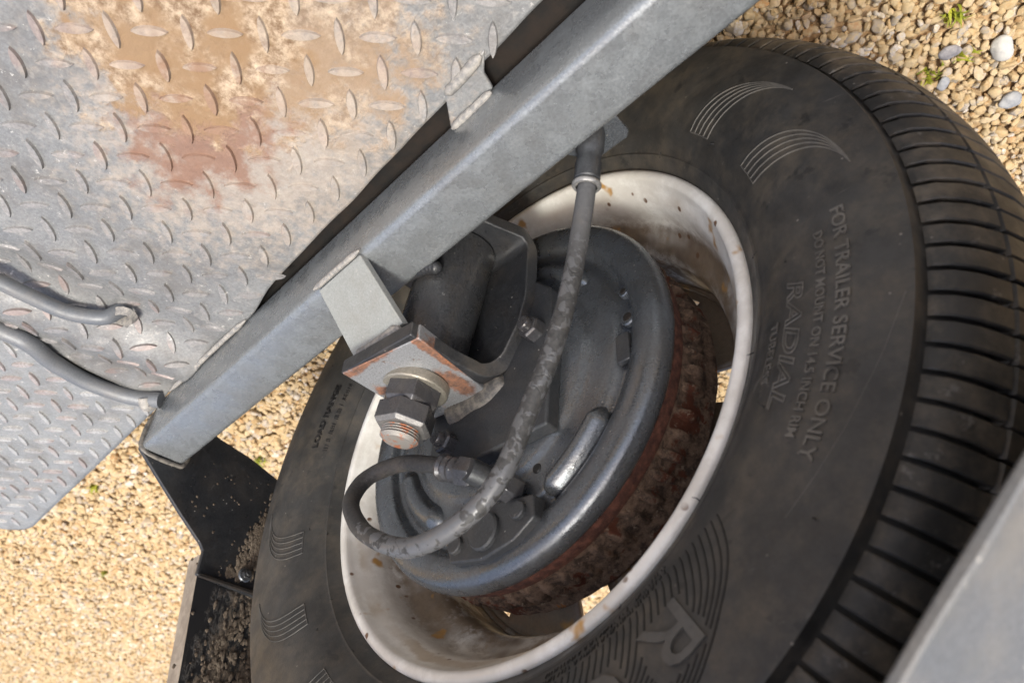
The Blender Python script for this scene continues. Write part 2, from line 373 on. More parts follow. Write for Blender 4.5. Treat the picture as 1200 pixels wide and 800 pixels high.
def weld(name, P, r, mat='weld', parent=None, rip=.0035):
    P = crom(P, 14); L = sum((P[i + 1] - P[i]).length for i in range(len(P) - 1))
    V, F = tube(P, lambda t: r * (1 + .07 * abs(math.sin(t * L / rip * pi)) + .14 * noise.noise(Vector((t * L * 70, r * 900, 1.7)))) * (min(1, .35 + 6 * min(t, 1 - t))), 10)
    return part(name, V, F, mat, 60, None, 0, parent)
def merge(parts):
    V, F = [], []
    for v, f in parts:
        k = len(V); V += list(v); F += [tuple(i + k for i in q) for q in f]
    return V, F

# ------------------------------------------------------------------ ground
V = [(-60, -60, 0), (60, -60, 0), (60, 60, 0), (-60, 60, 0)]
g = link('ground', mesh('ground', V, [(0, 1, 2, 3)], M['ground'], 0), None, (0, 0, -.006)); g['kind'] = 'structure'

def gravel():
    rnd = random.Random(3); pts = []; sc = []; rt = []
    def fill(x0, x1, y0, y1, s, r0, r1, skip=None):
        nx, ny = int((x1 - x0) / s), int((y1 - y0) / s)
        for i in range(nx):
            for j in range(ny):
                x = x0 + (i + .5 * (j % 2) + rnd.uniform(-.42, .42)) * s; y = y0 + (j + rnd.uniform(-.42, .42)) * s
                if skip and skip(x, y): continue
                r = r0 + (r1 - r0) * rnd.random() ** 1.8
                pts.append((x, y, rnd.uniform(-.0055, .0022))); sc.append((r * rnd.uniform(.85, 1.45), r * rnd.uniform(.75, 1.1), r * rnd.uniform(.5, .9)))
                rt.append((rnd.gauss(0, .4), rnd.gauss(0, .4), rnd.uniform(0, 6.28)))
    fill(-.95, .62, -.55, .95, .0062, .0025, .0058)
    fill(.62, 3.2, -.55, .95, .0088, .0036, .0084)
    inner = lambda x, y: -.95 < x < 3.2 and -.55 < y < .95
    fill(-2.0, 6.0, -1.4, 2.4, .0125, .0060, .0100, inner)
    me = bpy.data.meshes.new('gravel'); me.from_pydata(pts, [], [])
    a = me.attributes.new('psc', 'FLOAT_VECTOR', 'POINT'); a.data.foreach_set('vector', [c for v in sc for c in v])
    a = me.attributes.new('prt', 'FLOAT_VECTOR', 'POINT'); a.data.foreach_set('vector', [c for v in rt for c in v])
    o = link('gravel', me); o['kind'] = 'stuff'; o['label'] = 'tan and cream gravel stones covering the ground'; o['category'] = 'gravel'
    ng = bpy.data.node_groups.new('scatter_gravel', 'GeometryNodeTree')
    ng.interface.new_socket('Geometry', in_out='INPUT', socket_type='NodeSocketGeometry')
    ng.interface.new_socket('Geometry', in_out='OUTPUT', socket_type='NodeSocketGeometry')
    T = ng.nodes; L = ng.links.new
    gi = T.new('NodeGroupInput'); go = T.new('NodeGroupOutput')
    join = T.new('GeometryNodeGeometryToInstance')
    for k in range(9):
        ico = T.new('GeometryNodeMeshIcoSphere'); ico.inputs['Radius'].default_value = 1; ico.inputs['Subdivisions'].default_value = 3
        nz = T.new('ShaderNodeTexNoise'); nz.noise_dimensions = '4D'; nz.inputs['W'].default_value = k * 7.3; nz.inputs['Scale'].default_value = .75; nz.inputs['Detail'].default_value = 2.0
        sb = T.new('ShaderNodeVectorMath'); sb.operation = 'SUBTRACT'; sb.inputs[1].default_value = (.5, .5, .5)
        L(nz.outputs['Color'], sb.inputs[0])
        mu = T.new('ShaderNodeVectorMath'); mu.operation = 'SCALE'; mu.inputs['Scale'].default_value = 1.5; L(sb.outputs[0], mu.inputs[0])
        sp = T.new('GeometryNodeSetPosition'); L(ico.outputs[0], sp.inputs['Geometry']); L(mu.outputs[0], sp.inputs['Offset'])
        sm = T.new('GeometryNodeSetShadeSmooth'); L(sp.outputs[0], sm.inputs[0])
        mt = T.new('GeometryNodeSetMaterial'); mt.inputs['Material'].default_value = M['gravel']; L(sm.outputs[0], mt.inputs[0])
        L(mt.outputs[0], join.inputs[0])
    ins = T.new('GeometryNodeInstanceOnPoints'); L(gi.outputs[0], ins.inputs['Points']); L(join.outputs[0], ins.inputs['Instance'])
    ins.inputs['Pick Instance'].default_value = True
    ri = T.new('FunctionNodeRandomValue'); ri.data_type = 'INT'
    [s for s in ri.inputs if s.name == 'Max' and s.type == 'INT'][0].default_value = 8
    L([s for s in ri.outputs if s.type == 'INT'][0], ins.inputs['Instance Index'])
    for nm, sock in (('psc', 'Scale'), ('prt', 'Rotation')):
        na = T.new('GeometryNodeInputNamedAttribute'); na.data_type = 'FLOAT_VECTOR'; na.inputs['Name'].default_value = nm
        L(na.outputs[0], ins.inputs[sock])
    L(ins.outputs[0], go.inputs[0])
    md = o.modifiers.new('scatter', 'NODES'); md.node_group = ng
gravel()

def stone(name, x, y, r, mat, label, seed):
    bm = bmesh.new(); bmesh.ops.create_icosphere(bm, subdivisions=3, radius=1)
    for v in bm.verts:
        d = noise.noise(v.co * 1.1 + Vector((seed, 0, 0))); v.co *= 1 + .35 * d
        v.co = Vector((v.co.x * r * 1.25, v.co.y * r * .95, v.co.z * r * .55))
    me = bpy.data.meshes.new(name); bm.to_mesh(me); bm.free(); me.materials.append(M[mat])
    me.polygons.foreach_set('use_smooth', [True] * len(me.polygons))
    o = link(name, me, None, (x, y, .004), (.15, -.1, seed)); o['label'] = label; o['category'] = 'stone'; o['group'] = 'larger stones in the gravel'
stone('stone', -.382, .232, .0095, 'stone_pale', 'large pale grey stone in the gravel, biggest one beside the tyre tread', 1.3)
stone('stone', -.347, .204, .0075, 'stone_dark', 'dark slate stone in the gravel between two grass sprigs', 2.9)
stone('stone', -.331, .232, .0060, 'stone_blue', 'small blue grey stone beside the grass sprig at the tyre tread', 4.1)
stone('stone', -.371, .293, .0080, 'stone_blue', 'blue grey stone in the gravel at the right picture edge', 5.7)

def tuft(x, y, n, h, label, seed):
    rnd = random.Random(seed); V, F = [], []
    for i in range(n):
        a = rnd.uniform(0, 6.28); l = h * rnd.uniform(.5, 1.1); wd = .0017 * rnd.uniform(.7, 1.6); lean = rnd.uniform(.3, 1.0)
        bx, by = x + rnd.gauss(0, .004), y + rnd.gauss(0, .004); d = Vector((math.cos(a), math.sin(a), 0)); s = Vector((-d.y, d.x, 0)) * wd
        k0 = len(V)
        for t in (0, .4, .75, 1):
            p = Vector((bx, by, 0)) + d * l * lean * t * t + Vector((0, 0, l * (t - .35 * t * t * lean)))
            V += [p - s * (1 - t * .95), p + s * (1 - t * .95)]
        F += [(k0 + 2 * q, k0 + 2 * q + 1, k0 + 2 * q + 3, k0 + 2 * q + 2) for q in range(3)]
    o = link('grass_tuft', mesh('grass_tuft', [v - Vector((x, y, 0)) for v in V], F, M['green'], 180), None, (x, y, 0))
    o['label'] = label; o['category'] = 'grass'; o['group'] = 'grass sprigs growing through the gravel'
tuft(-.364, .172, 26, .016, 'tall yellow green grass sprig, nearest the top picture edge', 1)
tuft(-.354, .219, 14, .011, 'small grass sprig between the dark slate stone and the big pale stone', 2)
tuft(-.323, .216, 26, .013, 'bright green grass sprig right against the tyre tread', 3)
tuft(.505, .130, 16, .016, 'grass sprig in the gravel gap between frame rail and tyre', 4)
tuft(.776, .159, 30, .022, 'grass sprig just above the black fender bracket', 5)
tuft(1.106, .004, 26, .020, 'low grass sprig beside the edge of the rear tread plate', 6)
tuft(1.50, .186, 18, .018, 'faint grass sprig alone in the far gravel left of the fender', 7)

# ------------------------------------------------------------------ frame rail
def yin(x): return -.1345 + .0268 * x
def yout(x): return -.0891 + .0285 * x
ZT, ZB = -.060, -.1195
def rail():
    rc = .0062; X = [-1.3 + 1.694 * i / 40 for i in range(41)]; V, F = [], []
    for x in X:
        a, b = yin(x), yout(x); ring = []
        for cy, cz, a0 in ((a + rc, ZT - rc, 90), (a + rc, ZB + rc, 180), (b - rc, ZB + rc, 270), (b - rc, ZT - rc, 0)):
            ring += [(x, cy + rc * math.cos(R(a0 + 15 * k)), cz + rc * math.sin(R(a0 + 15 * k))) for k in range(7)]
        V += ring
    n = 28
    for i in range(40):
        for k in range(n): F.append((i * n + k, i * n + (k + 1) % n, (i + 1) * n + (k + 1) % n, (i + 1) * n + k))
    F += [tuple(range(n)), tuple(range(40 * n, 41 * n))]
    return part('frame_rail', V, F, 'rail', 40)
frame_rail = rail()
weld('weld_bead', [(.396, yin(.39) + .002, -.112), (.397, yin(.39) - .001, -.075), (.397, yin(.39) + .006, -.059), (.397, yout(.39) - .01, -.0575), (.397, yout(.39) + .001, -.064), (.397, yout(.39) + .002, -.11)], .0028, 'weldd', frame_rail)
weld('weld_bead', [(.075, yin(.07) - .001, -.0615), (.045, yin(.045) - .0015, -.0605), (.016, yin(.016) - .001, -.0605)], .0022, 'weld', frame_rail)

# near-black plates added under the deck gaps, standing in for deep shade
part('gap_shade_plates', *merge([box(-1.2, .350, -.235, -.0950, -.140, -.134), box(.352, .56, -1.1, -.135, -.150, -.1415)]), 'dark_steel', 30)
part('deck_tab', *prism([(-.0938, -.1580, -.1108), (-.0770, -.1374, -.1108), (-.119, -.1385, -.1108), (-.1225, -.1500, -.1108), (-.1347, -.1610, -.1108)], (0, 0, -.004)), 'deck', 30, None, .0012)
weld('weld_bead', [(-.079, -.1378, -.108), (-.098, -.1384, -.1075), (-.118, -.1390, -.108)], .003, 'weld', frame_rail)
weld('weld_bead', [(-.094, -.157, -.1105), (-.110, -.158, -.1098), (-.130, -.160, -.1105)], .0036, 'weld', frame_rail, .008)

# ------------------------------------------------------------------ deck
ZD = -.112
def yd(x):
    e = -.1477 + .0566 * x + .0022 * noise.noise(Vector((x * 22, 0, 3)))
    t = max(0, min(1, (x - .15) / .05)); t = t * t * (3 - 2 * t)
    return e * (1 - t) + (yin(x) - .0006) * t
def dz(x, y):
    z = .0016 * noise.noise(Vector((x * 7, y * 7, 0))) + .0005 * noise.noise(Vector((x * 30, y * 30, 5)))
    k = max(0, min(1, (x - .20) / .10)); k = k * k * (3 - 2 * k)
    d = .0080 * math.sin((x - .30) * 55 + (y + .2) * 14) + .004 * noise.noise(Vector((x * 26, y * 18, 9)))
    e = max(0, min(1, (x - .355) / .03))
    return z + k * d * (1 - .75 * e) + .0015 * e
def deckgrid(x0, x1, nx, y0, ny, yf, zf):
    V, F = [], []
    for i in range(nx + 1):
        x = x0 + (x1 - x0) * i / nx; ye = yf(x)
        for j in range(ny + 1):
            t = j / ny; y = y0 + (ye - y0) * (1 - (1 - t) ** 1.3); V.append((x, y, zf(x, y)))
    for i in range(nx):
        for j in range(ny):
            a = i * (ny + 1) + j; F.append((a, a + 1, a + ny + 2, a + ny + 1))
    return V, F
V, F = deckgrid(-1.2, .3915, 260, -1.15, 130, yd, lambda x, y: ZD + dz(x, y))
deck = part('deck_plate', V, F, 'deck', 180, 'grey tread plate with dried mud and rust stains')
sm = deck.modifiers.new('thickness', 'SOLIDIFY'); sm.thickness = .004; sm.offset = -1
# make sure the normals face up so the thickness hangs below
if deck.data.polygons[0].normal.z < 0: deck.data.flip_normals()

def yf2(x):
    e = -.135 + .033 * x; r = .055; xe = .862
    if x > xe - r: e -= r - math.sqrt(max(0, r * r - (x - xe + r) ** 2))
    return e
ZF = -.113
V, F = deckgrid(.402, .862, 90, -1.15, 60, yf2, lambda x, y: ZF + .0008 * noise.noise(Vector((x * 6, y * 6, 2))))
flap = part('rear_flap_plate', V, F, 'deck_pale', 180, 'flat grey tread plate behind the hinge rod')
sm = flap.modifiers.new('thickness', 'SOLIDIFY'); sm.thickness = .004; sm.offset = -1
if flap.data.polygons[0].normal.z < 0: flap.data.flip_normals()

def lugmesh(mk='lug'):
    n = 9; L, W, h = .0121, .0036, .0021; V, F = [], []
    def outl(l, wd, z):
        P = []
        for s in (1, -1):
            for k in range(n - 1):
                t = k / (n - 1); x = s * (l - 2 * l * t); P.append((x, s * wd * (1 - (x / l) ** 2) ** .75 if abs(x) < l else 0, z))
        return P
    A, B = outl(L, W, -.0006), outl(L * .93, W * .72, h); m_ = len(A); V = A + B
    F = [(i, (i + 1) % m_, m_ + (i + 1) % m_, m_ + i) for i in range(m_)] + [tuple(range(m_, 2 * m_))]
    return mesh('tread_lug', V, F, M[mk], 22)
LUG_D, LUG_P = lugmesh(), lugmesh('lug_glint')
def to_px(P):
    q = Vector(P) - Vector((-0.31872, -0.30375, 0.31759)); d = q.dot(CZ)
    return (600 + 860.99 * q.dot(CX) / d, 400 + 860.99 * q.dot(CY) / d, d) if d > .02 else (-9e3, 0, d)
def lugs(plate, x0, x1, y0, yf, zf, o0, inset, LUG, mk):
    s = .0235; e1 = Vector((-.7071, .7071)) * s; e2 = Vector((.7071, .7071)) * s; cand = []
    for i in range(-60, 61):
        for j in range(-60, 61):
            p = Vector(o0) + e1 * i + e2 * j
            if not (x0 + inset < p.x < x1 - inset and y0 < p.y): continue
            if p.y > yf(min(p.x + .008, x1)) - inset * .8: continue
            u = to_px((p.x, p.y, zf(p.x, p.y))); vis = -20 < u[0] < 1220 and -20 < u[1] < 820
            cand.append((0 if vis else 1, u[2], p, (i + j) % 2))
    cand.sort(key=lambda c: (c[0], c[1])); restV = []
    for q, (nv, d, p, par) in enumerate(cand):
        z = zf(p.x, p.y); h = .004
        nx = -(zf(p.x + h, p.y) - zf(p.x - h, p.y)) / (2 * h); ny = -(zf(p.x, p.y + h) - zf(p.x, p.y - h)) / (2 * h)
        up = Vector((nx, ny, 1)).normalized(); a = R(135 if par == 0 else 45) + random.uniform(-.04, .04)
        xa = Vector((math.cos(a), math.sin(a), 0)); xa = (xa - up * xa.dot(up)).normalized(); ya = up.cross(xa)
        mt = Matrix((xa, ya, up)).transposed().to_4x4(); mt.translation = Vector((p.x, p.y, z)); mt = mt @ Matrix.Diagonal((random.uniform(.93, 1.05), random.uniform(.9, 1.1), random.uniform(.8, 1.15), 1))
        if q < 300 and nv == 0:
            o = bpy.data.objects.new('tread_lug', LUG); col.objects.link(o); o.parent = plate; o.matrix_local = mt
        else: restV.append(([mt @ v.co for v in LUG.vertices], [tuple(pl.vertices) for pl in LUG.polygons]))
    V, F = merge(restV); o = part('tread_lugs', V, F, mk, 22, None, 0, plate); o['kind'] = 'stuff'
lugs(deck, -1.2, .3915, -.9, yd, lambda x, y: ZD + dz(x, y), (.107, -.311), .006, LUG_D, 'lug')
lugs(flap, .402, .862, -.9, yf2, lambda x, y: ZF + .0008 * noise.noise(Vector((x * 6, y * 6, 2))), (.4645, -.313), .010, LUG_P, 'lug_glint')

# hinge rod along the rear deck edge, and the cable that drops into a hole
P = crom([(.376, -.128, -.106), (.390, -.143, -.107), (.3985, -.163, -.107), (.4005, -.195, -.106), (.392, -.229, -.105), (.3775, -.2548, -.104), (.379, -.280, -.105), (.385, -.34, -.106), (.388, -.5, -.107), (.390, -1.1, -.107)], 10)
part('hinge_rod', *tube(P, .0082, 16), 'rod', 60, 'grey round rod along the rear edge of the deck')
P = crom([(.2815, -.2085, -.126), (.2835, -.2155, -.111), (.2895, -.2235, -.1035), (.3030, -.2469, -.1025), (.3060, -.2769, -.1025), (.3065, -.3022, -.1025), (.310, -.36, -.1025), (.318, -.45, -.102), (.32, -.7, -.102)], 10)
cab = part('deck_cable', *tube(P, .0068, 16), 'cable', 60, 'grey cable dropping through a torn hole in the deck')
V, F = [], []
for i in range(12):
    a = 2 * pi * i / 12; k = noise.noise(Vector((math.cos(a), math.sin(a), 4)))
    V += [(.2810 + .012 * math.cos(a), -.2085 + .011 * math.sin(a), -.1115), (.2810 + .0085 * math.cos(a), -.2085 + .008 * math.sin(a), -.1055 + .004 * k), (.2810 + .0055 * math.cos(a), -.2085 + .005 * math.sin(a), -.114)]
for i in range(12):
    j = (i + 1) % 12
    F += [(3 * i, 3 * j, 3 * j + 1, 3 * i + 1), (3 * i + 1, 3 * j + 1, 3 * j + 2, 3 * i + 2)]
part('torn_hole_edge', V, F, 'weld', 60, 'raised torn metal edge of the cable hole')
part('hinge_weld', *tube(crom([(.384, -.131, -.107), (.387, -.136, -.101), (.383, -.142, -.106)], 8), .0065, 12), 'weld', 60)
weld('weld_bead', [(.36, yin(.36) - .003, -.110), (.30, yin(.30) - .003, -.1095), (.245, yin(.245) - .003, -.110), (.205, yin(.205) - .002, -.111)], .0024, 'weld', deck, .006)

# ------------------------------------------------------------------ tyre
prof = [(.1865, .010), (.1905, .0055), (.196, .0030), (.2005, -.0012), (.2040, -.0052), (.2062, -.0078), (.2072, -.0092), (.2082, -.0090), (.2092, -.0094), (.213, -.0130), (.218, -.0164), (.224, -.0198),
        (.232, -.0228), (.241, -.0249), (.250, -.0261), (.260, -.0268), (.270, -.0266), (.279, -.0256), (.286, -.0242), (.2895, -.0236), (.2914, -.0230), (.2922, -.0205), (.2928, -.0165), (.2950, -.0135), (.299, -.0105), (.304, -.0065), (.3095, .0005),
        (.3145, .0085), (.319, .018), (.3220, .030), (.3228, .0455), (.3228, .0460), (.3236, .0462), (.3236, .0530), (.3300, .0532), (.3308, .0640), (.3308, .0740), (.3240, .0742), (.3240, .0815), (.3308, .0817)]
full = prof + [(r, .155 - y) for r, y in reversed(prof)]
tyre = part('tyre', *lathe(full, 240), 'rubber', 50, 'worn black radial trailer tyre')
def blockmesh(kind):
    pf = [(-.0172, .2972), (-.0140, .3045), (-.0070, .3122), (.0005, .3176), (.0048, .3202), (.0053, .3186), (.0066, .3192), (.0072, .3214), (.020, .3268), (.034, .3298), (.0452, .3303)]
    V, F = [], []; hw = R(1.25)
    for i, (y, r) in enumerate(pf):
        wide = R(.25) if i < 5 else R(.15); thin = R(.06); d = R(.13)
        e0 = -hw + (wide if not kind else (wide if i < 5 else thin)); e1 = hw - (wide if kind else (wide if i < 5 else thin))
        base = r - (.0048 if 3 < i else .0028)
        for a, rr in ((e0, base), (e0, r - .0009), (e0 + d, r), (e1 - d, r), (e1, r - .0009), (e1, base)): V.append((rr * math.cos(a), y, rr * math.sin(a)))
    n = len(pf)
    for i in range(n - 1):
        for k in range(5): F.append((6 * i + k, 6 * i + k + 1, 6 * i + k + 7, 6 * i + k + 6))
    F += [tuple(range(6)), tuple(6 * (n - 1) + k for k in (5, 4, 3, 2, 1, 0))]
    return mesh('tread_block', V, F, M['tread'], 28)
BL = [blockmesh(0), blockmesh(1)]
def mirrored(me):
    V = [(v.co.x, .155 - v.co.y, v.co.z) for v in me.vertices]; return mesh('tread_block', V, [tuple(p.vertices) for p in me.polygons], M['tread'], 28)
BR = [mirrored(b) for b in BL]
for i in range(144):
    for S in (BL, BR):
        o = bpy.data.objects.new('tread_block', S[i % 2]); col.objects.link(o); o.parent = tyre
        o.rotation_euler = (0, R(-2.5 * i - 1.0), 0)

from bisect import bisect
side = [(r, y) for r, y in prof if .195 < r < .2925]
def ysurf(r):
    rs = [p[0] for p in side]; k = max(1, min(len(side) - 1, bisect(rs, r))); (r0, y0), (r1, y1) = side[k - 1], side[k]
    return y0 + (y1 - y0) * (r - r0) / (r1 - r0)
def onwall(r, ph, h=0.0):
    a = R(ph); return Vector((r * math.cos(a), ysurf(r) - h, r * math.sin(a)))
def rib(path, wd, ht, mat, parts=None):
    """raised line on the side wall; path of (r, phi)"""
    V, F = [], []; P = [onwall(r, p) for r, p in path]
    for i, p in enumerate(P):
        t = (P[min(i + 1, len(P) - 1)] - P[max(0, i - 1)]).normalized(); s = t.cross(Vector((0, -1, 0))).normalized() * wd
        nrm = Vector((0, -1, 0))
        V += [p - s - nrm * .0006, p - s * .5 + nrm * ht, p + s * .5 + nrm * ht, p + s - nrm * .0006]
    for i in range(len(P) - 1):
        for k in range(3): F.append((4 * i + k, 4 * i + k + 1, 4 * i + k + 5, 4 * i + k + 4))
    F += [(0, 1, 2, 3), tuple(4 * (len(P) - 1) + k for k in (3, 2, 1, 0))]
    return V, F
def qb(a, b, c, n=22):
    return [tuple((1 - t) ** 2 * a[k] + 2 * t * (1 - t) * b[k] + t * t * c[k] for k in (0, 1)) for t in [i / n for i in range(n + 1)]]
for ph0, mat in ((-148.0, 'rubber_light'), (-165.6, 'rubber_light'), (17.4, 'rubber_edge2'), (36.0, 'rubber_edge2'), (54.5, 'rubber_edge2'), (73.0, 'rubber_edge2')):
    L = []
    for k in range(5):
        s = ph0 - 5.4 * k / 4
        L.append(rib(qb((.2245, s), (.268 - .0025 * k / 4, s - .1), (.2742, ph0 - 14.2)), .00055, .0006, mat))
    L.append(rib([(.2245, ph0 + .1), (.2245, ph0 - 2.7), (.2245, ph0 - 5.5)], .00055, .0006, mat))
    part('sidewall_rib', *merge(L), mat, 40, None, 0, tyre)
L = []
GK = [(.2225, -.3), (.2282, 0), (.2380, 1.2), (.2473, 2.9), (.2545, 5.2), (.2606, 7.8), (.267, 10.7), (.2722, 13.4), (.2755, 15.8)]
GP = [(v.x, v.y) for v in crom([Vector((r * 1000, g_, 0)) for r, g_ in GK], 5)]
for k in range(30):
    s0 = 136.4 - 1.2 * k; Q = []
    for r, gph in GP:
        r = r / 1000; ph = s0 - gph
        if r < (.2282 - .001 * k if k < 6 else .2225): continue
        if .2370 < r < .2632 and (119.6 < ph < 126.6 or 109.0 < ph < 116.4):
            if len(Q) > 1: L.append(rib(Q, .00075, .0005, 'rubber_dark'))
            Q = []; continue
        Q.append((r, ph))
    if len(Q) > 1: L.append(rib(Q, .00075, .0005, 'rubber_dark'))
part('sidewall_ribs', *merge(L), 'rubber_dark', 40, None, 0, tyre)['kind'] = 'stuff'

def lettering(txt, base, cap, p0, p1, mat='rubber_edge', shear=0.0, ht=.0011, outline=False):
    cu = bpy.data.curves.new('lettering', 'FONT'); cu.body = txt; cu.size = 1; cu.shear = shear; cu.extrude = .001
    cu.resolution_u = 3; cu.offset = .012 if len(txt) > 3 else 0
    if outline: cu.fill_mode = 'NONE'; cu.bevel_depth = .035; cu.bevel_resolution = 0; cu.extrude = 0
    o = bpy.data.objects.new('tmp', cu); col.objects.link(o)
    dg = bpy.context.evaluated_depsgraph_get(); me = bpy.data.meshes.new_from_object(o.evaluated_get(dg))
    bpy.data.objects.remove(o, do_unlink=True)
    xs = [v.co.x for v in me.vertices]; x0, x1 = min(xs), max(xs); ys = [v.co.y for v in me.vertices]; y0 = min(ys); y1 = max(ys)
    z1 = max(v.co.z for v in me.vertices)
    V = [onwall(base + cap * (v.co.y - y0) / (y1 - y0), p0 + (p1 - p0) * (v.co.x - x0) / (x1 - x0), ht if v.co.z > 1e-4 else (-.0004 if v.co.z < -1e-4 else ht * .5)) for v in me.vertices]
    F = [tuple(p.vertices) for p in me.polygons]; bpy.data.meshes.remove(me)
    o = part('raised_lettering', V, F, mat, 30, None, 0, tyre); o['label'] = 'raised rubber lettering reading ' + txt if len(txt) > 3 else 'large raised rubber letter'
    return o
lettering('FOR TRAILER SERVICE ONLY', .2582, .0070, 174.6, 144.6)
lettering('DO NOT MOUNT ON 14.5 INCH RIM', .2480, .0050, 172.3, 146.6)
lettering('RADIAL', .2312, .0100, 167.2, 149.6, shear=.25, outline=True, ht=.0008)
lettering('TUBELESS', .2222, .0050, 161.8, 153.2)
lettering('LOAD RANGE', .2300, .0065, -9.5, -25.5, 'rubber_dark')
lettering('R', .2375, .0255, 126.2, 119.8, 'rubber_edge2', ht=.0016)
lettering('O', .2375, .0255, 116.2, 109.3, 'rubber_edge2', ht=.0016)
# two rows of moulding marks too small to read
rnd = random.Random(5); L = []
for r0 in (.2128, .2175):
    p = 127.0
    while p > 104:
        if rnd.random() > .14: L.append(rib([(r0 + rnd.uniform(0, .0008), p), (r0 + .0026 + rnd.uniform(0, .0008), p + rnd.uniform(-.25, .25))], .00045, .0006, 'rubber_dark'))
        p -= .48 * rnd.uniform(.8, 1.3)
p = -8
while p > -27:
    if rnd.random() > .2: L.append(rib([(.2195, p), (.2225 + rnd.uniform(0, .001), p + rnd.uniform(-.2, .2))], .00045, .0006, 'rubber_dark'))
    p -= .5 * rnd.uniform(.8, 1.4)
part('moulding_marks', *merge(L), 'rubber_dark', 40, None, 0, tyre)['kind'] = 'stuff'
# moulding whiskers
for r, ph in ((.2065, 178), (.2300, 171), (.2065, 160), (.2300, 150), (.2065, 136.8), (.2065, 118), (.2065, 14), (.2065, 33), (.2065, 50), (.2200, 12), (.2200, 39), (.222, 60), (.2065, -140), (.2240, -156), (.262, -30), (.2750, 140)):
    a = onwall(r, ph, 0); d = Vector((random.uniform(-.002, .002), -.0012, random.uniform(-.002, .002)))
    part('moulding_whisker', *tube([a - d * .3, a + d, a + d * 1.8 + Vector((random.uniform(-.001, .001), 0, random.uniform(-.001, .001)))], lambda t: .00042 * (1 - .6 * t), 6), 'rubber_dark', 180, None, 0, tyre)
part('scuff_line', *rib([(.2880, 162), (.2815, 156), (.2740, 149), (.2690, 144), (.264, 139)], .0003, .0002, 'rubber_light'), 'rubber_light', 40, None, 0, tyre)

# ------------------------------------------------------------------ wheel rim
rp = [(.1925, .0085), (.1968, .0070), (.1984, .0045), (.1989, .0012), (.1980, -.0018), (.1958, -.0033), (.1930, -.0035), (.1908, -.0026), (.1897, -.0012), (.1888, .0012), (.1872, .0042), (.1848, .0080), (.1820, .0122), (.1796, .0170), (.1778, .0235), (.1768, .0305),
      (.1748, .0360), (.1715, .0410), (.1655, .0455), (.1590, .0500), (.1555, .0560), (.1545, .0640), (.1545, .0920), (.1560, .1000), (.1620, .1080), (.1720, .1150), (.1765, .1260), (.1790, .1380), (.1850, .1480), (.1930, .1560), (.1985, .1545)]
back = [(.1985, .1515), (.1900, .1480), (.1840, .1380), (.1800, .1270), (.1760, .1180), (.165, .1110), (.159, .1010), (.1580, .0920), (.1580, .0640), (.1590, .0580), (.1620, .0530), (.168, .0490), (.1748, .0440), (.1785, .0380), (.1800, .0300), (.1812, .0220), (.1835, .0160), (.187, .011)]
rim = part('wheel_rim', *lathe(rp + back, 180, True), 'rim', 60, 'white painted steel rim with rust stains')
def disc():
    dp = [(.1543, .0985), (.1500, .1010), (.1460, .1015), (.1420, .1010), (.1380, .1000), (.1330, .0985), (.1270, .0965), (.1210, .0940), (.1130, .0900), (.1030, .0850), (.0900, .0810), (.0700, .0790), (.0400, .0785)]
    seg = 160; V, F = [], []; n = len(dp)
    for i in range(seg):
        a = 2 * pi * i / seg
        V += [(r * math.cos(a), y, r * math.sin(a)) for r, y in dp]
    for i in range(seg):
        j = (i + 1) % seg; ang = (360 * (i + .5) / seg) % 45; ang = min(ang, 45 - ang)
        for k in range(n - 1):
            if 2 <= k <= 7 and ang < 7.2: continue
            F.append((i * n + k, i * n + k + 1, j * n + k + 1, j * n + k))
    o = part('wheel_disc', V, F, 'rim', 60, None, 0, rim); s = o.modifiers.new('thickness', 'SOLIDIFY'); s.thickness = .004; s.offset = 0
disc()
V, F = tube(crom([Vector((.1538 * math.cos(R(a)), .0975 - .001, .1538 * math.sin(R(a)))) for a in range(0, 361, 12)], 6), lambda t: .0028 * (1 + .15 * math.sin(t * 700)), 8)
part('disc_weld', V, F, 'rim', 180, None, 0, rim)

# ------------------------------------------------------------------ brake drum and backing plate
drum = part('brake_drum', *lathe([(.120, .004), (.1385, .006), (.1400, .012), (.1395, .020), (.1385, .0230), (.1385, .0450), (.1400, .0500), (.1415, .0560), (.1395, .0600), (.128, .0630), (.092, .0700), (.088, .0770), (.03, .0775)], 160), 'rust', 40, 'heavily rusted brake drum')
bm = bmesh.new(); bm.from_mesh(drum.data)
for v in bm.verts:
    r = math.hypot(v.co.x, v.co.z)
    if r > .125:
        k = 1 + .010 * noise.noise(v.co * 55) + .006 * noise.noise(v.co * 140); v.co.x *= k; v.co.z *= k
bm.to_mesh(drum.data); bm.free()
part('drum_rim', *lathe([(.1390, .0035), (.1412, .0055), (.1418, .0105), (.1412, .0170), (.1395, .0190)], 160), 'rust_red', 60, None, 0, drum)
def drumfin(seed):
    V, F = [], []; ny, na = 9, 5
    for i in range(ny):
        t = i / (ny - 1); y = .0185 + .0345 * t
        for k in range(na):
            s = k / (na - 1) * 2 - 1; a = R(2.0) * s * (1 - .55 * abs(2 * t - .8) ** 1.5) + R(2.0) * (t - .5)
            hgt = .0058 * (1 - s ** 4) ** .6 * max(.25, math.sin(pi * min(1, t * 1.05 + .03))) * (1 + .5 * noise.noise(Vector((seed * 5, t * 5, s * 1.5)))) - .0015
            r = .1385 + hgt + .0008 * noise.noise(Vector((seed * 3, t * 14, s * 5))); V.append((r * math.cos(a), y, r * math.sin(a)))
    for i in range(ny - 1):
        for k in range(na - 1): F.append((i * na + k, i * na + k + 1, (i + 1) * na + k + 1, (i + 1) * na + k))
    return mesh('drum_fin', V, F, M['rust'], 60)
FIN = [drumfin(k) for k in range(6)]
